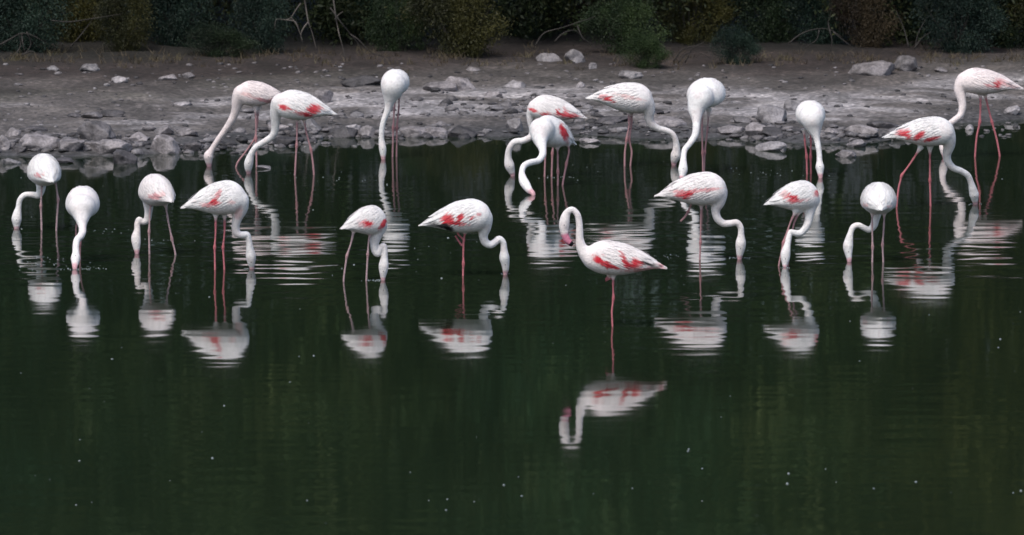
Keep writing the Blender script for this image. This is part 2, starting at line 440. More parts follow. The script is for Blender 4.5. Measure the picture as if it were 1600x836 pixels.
    def feather(Vs, Fs, Cs, t0, phi, ln, wd, lift0, lift1, dphi=0.0, tipc=None):
        st = len(Vs); ns = 5; prof = [.55, 1.0, 1.0, .72, .12]
        for i in range(ns):
            s_ = i / (ns - 1); t = max(t0 - ln * s_, .0); off = (lift0 + (lift1 - lift0) * s_) * tor.L
            uu = cosint(t, 'u') * tor.L + .012
            hw = wd * prof[i] * tor.L / max(uu, .03)
            for e in (-1, 0, 1):
                o2 = off + (.0035 * tor.L if e == 0 else 0)
                Vs.append(tor.pt(np.array(t), phi + dphi * s_ + e * min(hw, .5), o2))
        if Cs is not None:
            mid = Vs[st + 7] + np.array([fr.gauss(0, .019), 0, fr.gauss(0, .010)]); Cs += [mid * .55 + Vs[st + i_ ] * .45 for i_ in range(15)]
        for i in range(ns - 1):
            for e in (0, 1):
                a = st + i * 3 + e; Fs.append((a, a + 1, a + 4, a + 3))
    for sgn in (-1, 1):
        Vs, Fs, Cs = [], [], []
        for row in range(14):
            t0 = (.80 if B[2] > -.2 else .56) - row * .046
            if t0 < .16: break
            nphi = 10 if t0 > .3 else 7
            for q in range(nphi):
                phi = sgn * (math.radians(8) + (q + .5 * (row % 2)) / nphi * math.radians(104 if B[2] > -.2 else 66)) + fr.uniform(-.04, .04)
                big = row > 7
                feather(Vs, Fs, Cs, t0 + fr.uniform(-.01, .01), phi, fr.uniform(.10, .13) * (1.35 if big else 1), .021 * (1.15 if big else 1), -.004, fr.uniform(.004, .010) * (1.5 if big else .9), dphi=sgn * .16)
        V = np.array(Vs)
        # wing feathers keep clear of head-on neck: clip front rows is not needed
        x, _y = to_px(V)
        for q in range(8):                      # loose tertials over the rump
            feather(Vs, Fs, Cs, fr.uniform(.22, .42), sgn * math.radians(fr.uniform(10, 75)), fr.uniform(.15, .24), .024, .004, fr.uniform(.018, .04), dphi=sgn * fr.uniform(-.1, .3))
        V = np.array(Vs)
        c = patch_color(np.array(Cs), patches, base, seed, hard=.42) * np.repeat([fr.uniform(.80, 1.0) for _ in range(len(V) // 15)], 15)[:, None]
        link_mesh('wing', V - O, Fs, M_PLUME, root, colors=c)
    Vs, Fs = [], []
    for q in range(9):
        phi = math.radians(-80 + q * 20)
        st = len(Vs); t0 = .16; p0 = tor.pt(np.array(t0), phi * 1.0, -.002)
        tip = tor.T - tor.a * fr.uniform(.015, .05) * tor.L + tor.lat * (q - 4) * .008 * tor.L + tor.up * fr.uniform(-.012, .008) * tor.L
        side = np.cross(tip - p0, tor.pt(np.array(t0), phi, .1) - p0); side /= np.linalg.norm(side) + 1e-9
        for i, wd in enumerate([.012, .016, .013, .003]):
            c_ = p0 + (tip - p0) * i / 3
            for e in (-1, 0, 1): Vs.append(c_ + side * e * wd * tor.L + tor.up * (.004 * tor.L if e == 0 else 0))
        for i in range(3):
            for e in (0, 1): a = st + i * 3 + e; Fs.append((a, a + 1, a + 4, a + 3))
    V = np.array(Vs); link_mesh('tail', V - O, Fs, M_PLUME, root, colors=patch_color(V, patches, base * .93, seed))
    # eye on the camera side and the far side of the head
    hi = (n - 1) + bill_i
    k = int(np.argmin(np.abs(NS[:, 4] - (hi + .05)))); C = NS[k, :3]; r = NS[k, 3]; Td = NS[min(k + 1, len(NS) - 1), :3] - NS[k - 1, :3]; Td /= np.linalg.norm(Td)
    latd = np.cross(Td, np.cross(np.array([0, 1., 0]), Td)); latd = np.array([0, 1., 0]) - Td * Td[1]; latd /= np.linalg.norm(latd)
    for sgn in (-1, 1):
        cc = C + latd * sgn * r * .93; vv, ff = [], []
        for i in range(5):
            for j in range(8):
                th = math.pi * i / 4; al = 2 * math.pi * j / 8
                vv.append(cc + .0062 * np.array([math.sin(th) * math.cos(al), math.sin(th) * math.sin(al), math.cos(th)]))
        for i in range(4):
            for j in range(8): ff.append((i * 8 + j, i * 8 + (j + 1) % 8, (i + 1) * 8 + (j + 1) % 8, (i + 1) * 8 + j))
        link_mesh('eye', np.array(vv) - O, ff, M_EYE, root)
    if yb and not tuck: q = at_z(neck[-1][0], yb); RINGS.append((q[0], q[1], .00055))
    for S, (ji, pts) in zip(LS, legs):
        k = int(np.argmin(np.abs(S[:, 2])))
        if abs(S[k, 2]) < .02: RINGS.append((S[k, 0], S[k, 1], .0003))
    ALL_BIRDS.append(root)
    return root

# --- back row, left to right
flamingo('leftmost back-row flamingo reaching its neck down and left, rump hidden by its neighbour', 262,
    (450, 154, .02), (368, 146, -.02), [(378, 146, 13), (372, 158, 10), (369, 170, 8.2), (364, 184, 6.8), (354, 200, 5.6), (341, 218, 4.9), (331, 234, 4.8), (326, 243, 7.6), (326, 251, 6), (327, 259, 3.8)],
    [(2, [(399, 165), (400, 192), (400, 217), (400.5, 238), (401, 262)]), (2, [(404, 165, .06), (402, 192, .06), (399, 216, .04), (385, 236, .05), (370, 257, .05)])],
    [(412, 157, 22, 2.5, 14, 'p'), (385, 147, 9, 3, 5, 'f'), (436, 160, 12, 4, 20, 'r')], yb=260, hu=.86, pinkish=.45)
flamingo('white flamingo with two red wing patches overlapping the leftmost back-row bird, neck bent low', 274,
    (523, 178, .02), (428, 163, -.02), [(438, 160, 13), (432, 172, 10), (430.5, 184, 8), (430, 200, 6.8), (426, 212, 6), (414, 221, 5.4), (401, 229, 5.2), (393, 240, 4.8), (389, 253, 7), (388, 262, 6), (388.5, 270, 3.6)],
    [(2, [(464, 180), (464, 205), (463.5, 228), (462, 252), (461, 274)]), (2, [(474, 180, .05), (479, 208, .05), (486, 234, .05), (489, 255, .05), (490.5, 274, .05)])],
    [(444, 168, 10, 4.5, 15, 'r'), (489, 171, 11, 7.5, -25, 'r'), (474, 178, 13, 3.5, 12, 'r')], yb=271, hu=.9, hl=.95, legcol='m')
flamingo('white flamingo seen head-on, thin neck hanging straight down beside a dark flat rock', 246,
    (621, 122, .42), (616, 133, -.26), [(614, 134, 14), (610.5, 150, 10), (608, 162, 7), (605, 174, 5.6), (600, 187, 4.8), (597, 200, 4.6), (596, 214, 4.6), (597, 226, 5.4), (598, 233, 5.8), (598.5, 241, 4.6), (599, 248, 3.2)],
    [(2, [(619, 145, .06), (616, 172, .06), (614.5, 200, .06), (614, 222, .06), (613.5, 246, .06)]), (2, [(624, 145, .1), (623, 170, .1), (620, 200, .1), (620, 222, .1), (619.5, 246, .1)])],
    [], yb=249, w=1.15, hu=.76, hl=1.05, legcol='m', bill_i=-2)
flamingo('flamingo with a row of red patches, standing behind another, neck hooked to the left', 277,
    (914, 184, .03), (825, 170, .0), [(836, 166, 10), (829, 178, 6.5), (829, 192, 5.8), (832, 204, 5.6), (829, 214, 5.6), (817, 220, 5.6), (804, 222, 5.6), (796, 232, 5.2), (794, 246, 5.6), (796, 258, 7.8), (799, 267, 5.6), (801, 273, 3.8)],
    [(2, [(858, 180, .06), (855, 215, .06), (852, 240, .06), (851, 277, .06)]), (2, [(868, 180, .06), (866, 215, .06), (863, 240, .06), (862, 277, .06)])],
    [(833, 172, 7, 3.2, 22, 'r'), (855, 180, 8, 3.5, 20, 'r'), (886, 180, 19, 4.5, 4, 'r'), (872, 174, 3, 6, -20, 'r'), (884, 172, 3, 7, -20, 'p')], yb=275, hu=.92, hl=.75)
flamingo('flamingo in front of another near the shore, one bright red patch near its tail', 290,
    (897, 226, .28), (836, 203, -.22), [(846, 204, 14), (844, 217, 9.5), (847, 230, 7), (848, 241, 6.2), (841, 251, 5.6), (829, 254, 5.4), (819, 259, 5.2), (815.5, 269, 5), (817, 280, 6.6), (821, 288, 7.4), (827, 297, 5.4), (833, 303, 3.6)],
    [(2, [(871, 225), (871.5, 248), (871.7, 268), (871.7, 290)]), (2, [(888, 222, .1), (889, 238, .1), (885, 256, .1), (879, 290, .05)])],
    [(881, 208, 5.5, 12.5, -22, 'r'), (878, 199, 3, 5, -20, 'r'), (886, 221, 3, 6, -30, 'p')], yb=305, w=1.05, hu=1.02, hl=.95, legcol='m')
flamingo('right-facing flamingo near the shore, its bill meeting the bill of the ruffled white bird', 260,
    (919, 153, .02), (1021, 158, -.02), [(1008, 160, 13), (1014, 173, 9.5), (1014, 185, 7.8), (1019, 195, 6.6), (1029, 201, 5.6), (1041, 204, 5.2), (1051, 210, 5), (1056, 221, 5), (1057, 233, 6), (1056, 242, 8), (1054, 249, 6.4), (1053, 256, 4)],
    [(2, [(982, 170), (983, 195), (979, 218), (976.5, 238), (976, 260)]), (2, [(987, 170, .05), (986.5, 195, .05), (983, 218, .05), (987, 238, .05), (985, 260, .05)])],
    [(950, 154, 8, 4, -30, 'r'), (943, 150, 4, 3, -30, 'p'), (957, 158, 6, 2.5, 10, 'r'), (985, 152, 22, 2.5, 12, 'f')], yb=258, hu=.85, hl=.95, legcol='m')
flamingo('white flamingo with ruffled back facing the viewer, its straight neck leaning left', 270,
    (1116, 138, .42), (1096, 156, -.28), [(1094, 154, 14), (1088, 170, 10.5), (1088, 184, 8), (1088, 197, 6.6), (1086, 211, 5.8), (1078, 224, 5.2), (1070, 234, 5), (1068, 246, 5), (1067.5, 257, 6.2), (1067, 266, 7.4), (1066, 274, 5), (1065, 279, 3.6)],
    [(2, [(1098, 168, .05), (1097, 205, .05), (1098, 239, .05), (1098.5, 270, .05)]), (2, [(1108, 168, .1), (1105, 207, .1), (1101, 238, .08), (1100, 270, .06)])],
    [], yb=279, w=1.42, hu=.92, hl=.9, legcol='m')
flamingo('white flamingo feeding head-on by the shoreline rocks at right, neck hanging straight down', 273,
    (1263, 172, .42), (1268, 183, -.26), [(1269, 185, 14), (1272, 200, 10), (1275, 212, 6.6), (1278, 226, 5.2), (1280, 240, 4.6), (1280.5, 252, 5.2), (1281, 261, 6.8), (1281.5, 269, 5), (1282, 276, 3.4)],
    [(2, [(1256, 200, .05), (1258, 224, .05), (1260.5, 245, .05), (1261, 273, .05)]), (2, [(1266, 200, .1), (1267, 224, .1), (1266.5, 246, .1), (1267, 273, .12)])],
    [], yb=278, w=1.18, hu=.78, hl=1.1, legcol='r')
flamingo('rightmost flamingo, tail at the right edge, neck dropping behind the striding bird', 245,
    (1596, 138, .02), (1495, 127, -.02), [(1508, 126, 13), (1500, 139, 9.5), (1502, 153, 8), (1504, 166, 6.8), (1501, 179, 5.8), (1491, 188, 5.4), (1481, 196, 5.2), (1475, 207, 5), (1473, 219, 5), (1474, 230, 6.6), (1475, 238, 5.4), (1476, 245, 3.6)],
    [(2, [(1532, 143), (1532, 168), (1531, 191), (1526, 215), (1523.6, 243)]), (2, [(1538, 143, .05), (1544, 168, .05), (1550, 191, .05), (1557, 216, .05), (1562, 244, .05)])],
    [(1559, 132, 5, 7, -20, 'r'), (1567, 129, 4, 5, -10, 'p'), (1545, 134, 8, 2, 20, 'p'), (1575, 133, 12, 3, 15, 'f')], yb=247, legcol='r', hu=.75, hl=.78, pinkish=.5)
flamingo('striding flamingo at the right with slanted red wing streaks and legs wide apart', 323,
    (1383, 214, .02), (1493, 207, -.02), [(1479, 212, 13), (1483, 226, 9.5), (1479.5, 240, 7.6), (1481, 252, 6.6), (1489, 262, 5.8), (1501, 267, 5.4), (1512, 274, 5.2), (1517, 285, 5.2), (1520, 296, 6.4), (1522, 304, 7.6), (1523, 311, 5.6), (1524, 318, 3.8)],
    [(2, [(1440, 228), (1424, 253), (1409, 274), (1404, 295), (1401, 323)]), (2, [(1453, 228, .05), (1453, 255, .05), (1453, 282, .05), (1454, 323, .05)])],
    [(1413, 208, 9, 6, 20, 'r'), (1419, 213, 6, 4, 30, 'r'), (1437, 212, 10, 4.5, -42, 'r'), (1454, 218, 13, 3, -15, 'r'), (1405, 208, 6, 4, 0, 'p')], yb=319, legcol='r', hu=.78, hl=.82)
# --- front row, left to right
flamingo('leftmost flamingo of all, seen from behind with neck curving out to the left', 360,
    (81, 284, -.34), (62, 262, .30), [(64, 266, 14), (64, 284, 9), (64, 296, 7.6), (60, 305, 6.2), (49, 304, 5), (38, 305, 4.8), (31, 313, 4.8), (29, 324, 5), (27, 334, 6.8), (26, 343, 8), (26, 351, 5.8), (26, 357, 4)],
    [(2, [(66, 270), (65, 296), (64, 322), (65, 360)]), (2, [(84, 274, -.05), (88, 292, -.05), (91, 312, -.05), (88, 360, -.05)])],
    [(61, 273, 6, 3, 0, 'p'), (68, 270, 3, 4, 20, 'f')], yb=357, w=1.2, hu=.98, hl=1.05, legcol='g')
flamingo('round white flamingo at the left facing the viewer, neck kinked just above the water', 407,
    (131, 309, .42), (128, 326, -.28), [(128, 326, 15), (128, 338, 10.5), (128.5, 350, 7.6), (129, 361, 6.6), (126, 369, 6.2), (120.5, 375, 5.8), (118.5, 385, 5.6), (118.5, 395, 6), (118, 404, 7.4), (117.5, 412, 5.4), (117, 419, 3.8)],
    [(2, [(122, 340, .05), (119, 358, .08), (119, 378, .08), (119, 407, .08)]), (2, [(134, 340, .02), (129, 362, .06), (125, 382, .06), (125, 407, .06)])],
    [], yb=420, w=1.18, hu=.9, hl=.95, legcol='m')
flamingo('flamingo turned three-quarters away, faint pink flank, bill dipped beside its own left leg', 397,
    (268, 315, -.30), (229, 296, .26), [(233, 300, 14), (232, 316, 9), (232, 330, 7.2), (230, 343, 6.2), (223, 347, 5.2), (217.5, 343, 5), (214.5, 350, 5), (214.5, 360, 5.6), (212.5, 371, 7.4), (213, 380, 7), (213.5, 388, 5.2), (214, 394, 3.8)],
    [(2, [(236, 308), (234, 335), (233, 362), (233.5, 397)]), (2, [(257, 308, -.05), (263, 346, -.05), (268.5, 373, -.05), (274, 397, -.05)])],
    [(240, 307, 9, 4.5, -10, 'p'), (252, 301, 5, 6, 40, 'f')], yb=396, w=1.2, hu=1.05, hl=1.0, legcol='g', pinkish=.2)
flamingo('flamingo left of centre with drooping pointed rump, red flank patch and two pink legs', 422,
    (286, 324, .02), (386, 309, -.02), [(374, 312, 14), (376, 326, 11), (371, 340, 9), (368, 354, 7), (371, 365, 6.4), (379, 367, 6), (386, 367, 5.6), (389, 377, 5.2), (390.5, 389, 6), (392, 400, 8), (392.5, 408, 6.8), (393, 414, 5), (393.5, 419, 3.6)],
    [(2, [(337, 332), (337, 360), (335.5, 387), (336, 422)]), (2, [(351, 332, .05), (351, 360, .05), (348.5, 387, .05), (350.5, 422, .05)])],
    [(335, 316, 6.5, 8, 20, 'r'), (324, 319, 12, 3, 8, 'p'), (341, 303, 3, 7, 25, 'p'), (361, 316, 6, 3, 0, 'f'), (372, 334, 6, 10, 20, 'f')], yb=420, hl=1.0, legcol='r')
flamingo('flamingo with greyish legs set apart and its neck coiled tightly under the breast', 440,
    (534, 357, -.06), (604, 347, .16), [(592, 352, 13), (588, 366, 10), (585, 379, 8), (585.5, 390, 6.6), (590, 396.5, 6), (594, 390, 5.6), (599, 384, 5.4), (601, 393, 5.2), (600.5, 403, 6.2), (599.5, 414, 7.8), (599, 423, 6.8), (598.5, 431, 4.6), (598.5, 437, 3.4)],
    [(2, [(554, 355), (549, 378), (542, 400), (538, 428), (537, 440)]), (2, [(580, 358, .05), (576, 378, .05), (574.6, 398, .05), (572.4, 440, .05)])],
    [(573, 350, 12, 6.5, 5, 'p'), (576, 350, 7, 4, 0, 'r'), (599, 350, 3.5, 11, 35, 'r')], yb=438, w=1.1, hu=1.22, hl=1.0, legcol='g')
flamingo('feeding flamingo on one leg, black under its tail, S-shaped neck stretched to the right', 431,
    (659, 352, .02), (769, 336, -.02), [(755, 340, 14), (757, 355, 10.5), (755, 368, 8), (758, 378, 7), (766, 382.5, 6.4), (774, 378, 6), (780, 373.5, 5.8), (786, 379, 5.4), (787.5, 390, 6), (788, 402, 8), (789.5, 412, 6.6), (790, 420, 5.2), (789.5, 427, 3.6)],
    [(3, [(728, 358), (725, 374), (724, 390), (724, 412), (723.5, 431)]), (2, [(714, 354, .05), (716, 366, .05), (725, 375, .04), (722, 384, .04), (711, 368, .05)])],
    [(701, 343, 8, 9, 10, 'r'), (719, 341, 4, 9, 25, 'r'), (736, 341, 6, 3, -20, 'r'), (748, 335, 4, 3, 0, 'p'), (712, 349, 17, 2.5, 6, 'r'), (690, 353, 16, 4, 12, 'k'), (702, 358, 8, 3, 15, 'k')], yb=429, legcol='r', hu=.86, hl=.95)
flamingo('only flamingo with head raised, nearest the viewer, bill tucked against its arched neck', 510,
    (1037, 418, .02), (911, 401, -.02), [(928, 404, 17), (918, 398, 13), (909.5, 388, 9), (906, 375, 7), (905.5, 362, 6.2), (905, 348, 5.7), (902, 335, 5.4), (894, 327.5, 5.2), (886.5, 332, 6.2), (883, 341, 8.2), (881.5, 351, 8.2), (881.5, 360, 6.8), (883, 368, 5.8), (887, 376, 5.4), (895, 383, 3.4)],
    [(2, [(958, 428), (958, 448), (958.5, 466), (956, 488), (957, 510)]), (1, [(953, 427, .05), (946, 438, .05), (957, 434, .05)])],
    [(933, 405, 8, 6, 40, 'r'), (944, 412, 14, 5, 30, 'r'), (957, 418, 9, 2.5, 10, 'r'), (975, 406, 4, 11, -22, 'r'), (985, 415, 11, 5, 10, 'r'), (993, 409, 5, 6, 0, 'r'), (1006, 421, 26, 4, -4, 'p'), (1030, 415, 8, 3, 20, 'p'), (1012, 411, 13, 2, 16, 'k')],
    tuck=True, legcol='r', hu=.76, hl=.86, w=.85, bill_i=-4)
flamingo('flamingo right of centre with one leg raised backwards and neck swept far right', 406,
    (1027, 306, .02), (1137, 297, -.02), [(1122, 300, 14), (1123, 314, 10.5), (1118, 328, 8), (1121, 341, 6.8), (1130, 349, 6.2), (1141, 349, 5.8), (1151, 348, 5.6), (1157, 355, 5.2), (1158, 367, 5.6), (1157.5, 378, 8), (1157, 387, 7.6), (1156, 396, 5.6), (1155.5, 403, 3.8)],
    [(2, [(1096, 312), (1095, 345), (1094.5, 379), (1093.5, 406)]), (2, [(1084, 312, .05), (1079, 322, .05), (1075, 331, .05), (1070, 339, .05), (1063, 346, .05)])],
    [(1071, 305, 11, 5, 5, 'r'), (1078, 301, 7, 4, -30, 'r'), (1062, 300, 10, 4, 20, 'p'), (1105, 297, 24, 2.5, -8, 'p'), (1085, 297, 6, 2, -30, 'p')], yb=405, hu=.9, hl=.9)
flamingo('flamingo with pointed white rump, its neck looped back under the body beside its legs', 416,
    (1197, 319, -.04), (1280, 307, .12), [(1268, 312, 13), (1265, 326, 9.5), (1264, 340, 7.4), (1260, 354, 6.4), (1251, 364, 5.8), (1241, 364, 5.4), (1235, 363, 5), (1232.5, 372, 5), (1230, 384, 5.8), (1227.5, 396, 7.6), (1227, 405, 6.8), (1226.6, 412, 4.8), (1226.6, 418, 3.4)],
    [(2, [(1244, 328), (1235, 348), (1224, 379), (1220, 400), (1217, 416)]), (2, [(1250, 328, .06), (1241, 348, .06), (1234, 379, .06), (1231, 416, .06)])],
    [(1237, 310, 11, 6.5, 15, 'r'), (1250, 314, 12, 2.5, -10, 'p'), (1276, 302, 4, 6, 30, 'r'), (1225, 305, 8, 4, 30, 'f')], yb=417, w=1.1, hu=1.05, hl=1.0)
flamingo('round-bodied white flamingo at right seen from behind, thin neck hooked out to the left', 410,
    (1376, 328, -.34), (1371, 306, .30), [(1372, 308, 15), (1370, 328, 9.5), (1368, 342, 7.4), (1365, 353, 6.2), (1358, 359, 5.4), (1350, 356, 5), (1341, 352, 5), (1333, 355, 5), (1329, 364, 5), (1326.5, 375, 6.6), (1325, 385, 8), (1325.5, 394, 6.4), (1326.5, 401, 4.8), (1327, 408, 3.6)],
    [(2, [(1363, 325), (1362.8, 355), (1363.5, 386), (1363, 410)]), (2, [(1382, 325), (1381, 354), (1379, 382), (1380, 410)])],
    [(1352, 320, 4, 3, 0, 'f'), (1391, 322, 4, 3, 0, 'f')], yb=409, w=1.3, hu=.95, hl=1.05, legcol='g')

# ------------------------------------------------------------------ water: real ripples in the mesh
def fine(a, b_, s): return np.arange(a, b_, s)
wxs = np.concatenate([-np.geomspace(9.2, 600, 14)[::-1], fine(-9, 9.01, .09), np.geomspace(9.2, 600, 14)])
wys = np.concatenate([[-400, -100, -20, 10, 30, 45], fine(55, 66, .09), fine(66, 108.6, .05), [109.5, 112, 118]])
wx, wy, WF = grid(wxs, wys)
wz = np.zeros_like(wx)
r2 = np.random.default_rng(4)
core = (np.abs(wx) < 9.1) & (wy > 54.9) & (wy < 108.7)
patchy = .6 + 1.0 * sstep(.42, .66, n2(wx * .5, wy * .22, 1.0, 40, 3))
back = .8 + 1.5 * np.exp(-((wy - 91.5) / 4.5) ** 2)
near_ = 1.05 + .0 * wy
S_ = np.zeros_like(wx)
for k in range(70):
    lam = r2.uniform(.24, .75) if k < 45 else r2.uniform(.8, 2.6)
    th = r2.normal(0, .55); kk = 2 * np.pi / lam; slope = (0.00054 if k < 45 else .00028)
    S_ += slope / kk * np.cos(kk * (wy * math.cos(th) + wx * math.sin(th)) + r2.uniform(0, 6.28))
wz = S_ * patchy * back * near_
for (x0, y0, A) in RINGS:
    r = np.hypot(wx - x0, wy - y0); lam = .30
    wz += A * np.cos(2 * np.pi * r / lam) * np.exp(-r / .55) * sstep(0.02, .15, r)
wz = np.where(core, wz, 0)
w_ = link_mesh('pond_water', np.stack([wx, wy, wz], -1).reshape(-1, 3), WF, M_WATER, kind='structure')

# floating specks of foam and down
def dome(c, r, h, n=7):
    V = [c + np.array([r * math.cos(a) * rnd.uniform(.75, 1.2), r * math.sin(a) * rnd.uniform(.75, 1.2), 0]) for a in np.linspace(0, 2 * math.pi, n, endpoint=False)]
    V += [c + (v - c) * .6 + np.array([0, 0, h * .75]) for v in V[:n]] + [c + np.array([0, 0, h])]
    F = [(i, (i + 1) % n, n + (i + 1) % n, n + i) for i in range(n)] + [(n + i, n + (i + 1) % n, 2 * n) for i in range(n)]
    return V, F
Vs, Fs = [], []
def speck(px, py, s=1.0):
    p = at_z(px, py, .001); r = rnd.uniform(.005, .0115) * s; v, f = dome(p, r, r * rnd.uniform(.4, .9)); o_ = len(Vs)
    Vs.extend(v); Fs.extend([tuple(i + o_ for i in q) for q in f])
for px, py in [(467, 557), (490, 556), (453, 597), (175, 561), (327, 464), (190, 543), (350, 634), (124, 720), (125, 687), (119, 789), (332, 716), (480, 782), (1343, 564), (697, 797), (699, 780), (741, 784), (670, 782),
               (787, 758), (1232, 740), (1230, 756), (1075, 705), (1076, 702), (1290, 733), (1365, 763), (1431, 753), (1097, 783), (1563, 530), (1366, 764), (988, 763), (810, 745), (815, 775), (1560, 543), (1097, 732), (1328, 502), (1452, 492),
               (1583, 770), (1595, 767), (489, 328), (1160, 425), (670, 385), (648, 388), (700, 372), (745, 378), (690, 435), (553, 414)]: speck(px, py, 1.25)
for k in range(80): speck(rnd.uniform(0, 1600), rnd.uniform(260, 830) if k % 3 else rnd.uniform(270, 440), rnd.choice([.4, .55, .7]))
for cx, cy, sx, sy, n_ in [(160, 360, 60, 4, 12), (60, 410, 60, 7, 20), (250, 376, 40, 3, 8), (140, 418, 30, 3, 14), (480, 275, 80, 6, 12), (560, 285, 60, 5, 6), (870, 277, 24, 1.5, 12), (1190, 270, 60, 6, 18), (1040, 400, 40, 8, 14), (920, 265, 80, 20, 10), (1300, 300, 60, 20, 6), (35, 420, 25, 4, 6)]:
    for k in range(n_): speck(rnd.gauss(cx, sx * .6), rnd.gauss(cy, sy * .6), .8)
o = link_mesh('foam_specks', np.array(Vs), Fs, M_FOAM, kind='stuff'); tag(o, 'tiny pale foam and down specks floating all over the pond', 'foam')
# wisps of foam where bills stir the water
Vs, Fs = [], []
def wisp(px, py, lx, n_=7):
    for k in range(n_):
        speck(px + rnd.uniform(-lx, lx), py + rnd.uniform(-1.2, 1.2), .8)
for q in [(583, 438, 12, 26), (1157, 403, 18, 30), (118, 420, 24, 30), (391, 420, 9, 14), (1524, 319, 10, 12), (790, 428, 8, 8), (1227, 418, 8, 8), (26, 357, 8, 8)]: wisp(*q)
o = link_mesh('bill_foam', np.array(Vs), Fs, M_FOAM, kind='stuff'); tag(o, 'thin streaks of white foam stirred up round the feeding bills', 'foam')

# ------------------------------------------------------------------ stones
def ico(sub):
    import bmesh
    bm = bmesh.new(); bmesh.ops.create_icosphere(bm, subdivisions=sub, radius=1)
    V = np.array([v.co[:] for v in bm.verts]); F = [tuple(v.index for v in f.verts) for f in bm.faces]; bm.free(); return V, np.array(F)
IV, IF = ico(4); IV3, IF3 = ico(2)
def rock_shape(seed, flat=0.0, V0=None):
    V = (IV if V0 is None else V0).copy(); rs = np.random.default_rng(seed)
    r = 1 + (fbm(V * 1.3 + seed * 3.1, 2) - .5) * .9
    V *= r[:, None]
    for k in range(12):                                   # broken faces
        n = rs.normal(size=3); n /= np.linalg.norm(n); d = rs.uniform(.55, .85)
        q = V @ n; k_ = q > d; V[k_] -= n * ((q[k_] - d) * .97)[:, None]
    V += (fbm(V * 5 + seed, 3) - .5)[:, None] * .16 * V
    lo, hi = V.min(0), V.max(0); V = (V - (lo + hi) / 2) / ((hi - lo) / 2)
    return V
def rock(px, base, w, h, tone, label, depth=.8, tilt=0.0, seed=None):
    w *= 1.04; h *= 1.05
    """px, base: photo position of the middle of its foot, w x h its size in photo pixels"""
    seed = seed if seed is not None else int(px * 7 + base * 13)
    p = at_ground(px, base); s = p[1] / cp / F_PX
    W_, D_, H_ = w * s / 2, w * s / 2 * depth, h * s
    V = rock_shape(seed) * np.array([W_, D_, H_ * .72])
    if tilt:
        a = math.radians(tilt); x, z = V[:, 0].copy(), V[:, 2].copy(); V[:, 0] = x * math.cos(a) + z * math.sin(a); V[:, 2] = -x * math.sin(a) + z * math.cos(a)
    V[:, 2] += H_ * .28
    o = link_mesh('stone', V, IF, M_ROCK[tone], smooth=False); o.location = (p[0], p[1] + D_ * .6, p[2])
    return tag(o, label, 'stone', 'stones lying on the muddy bank')
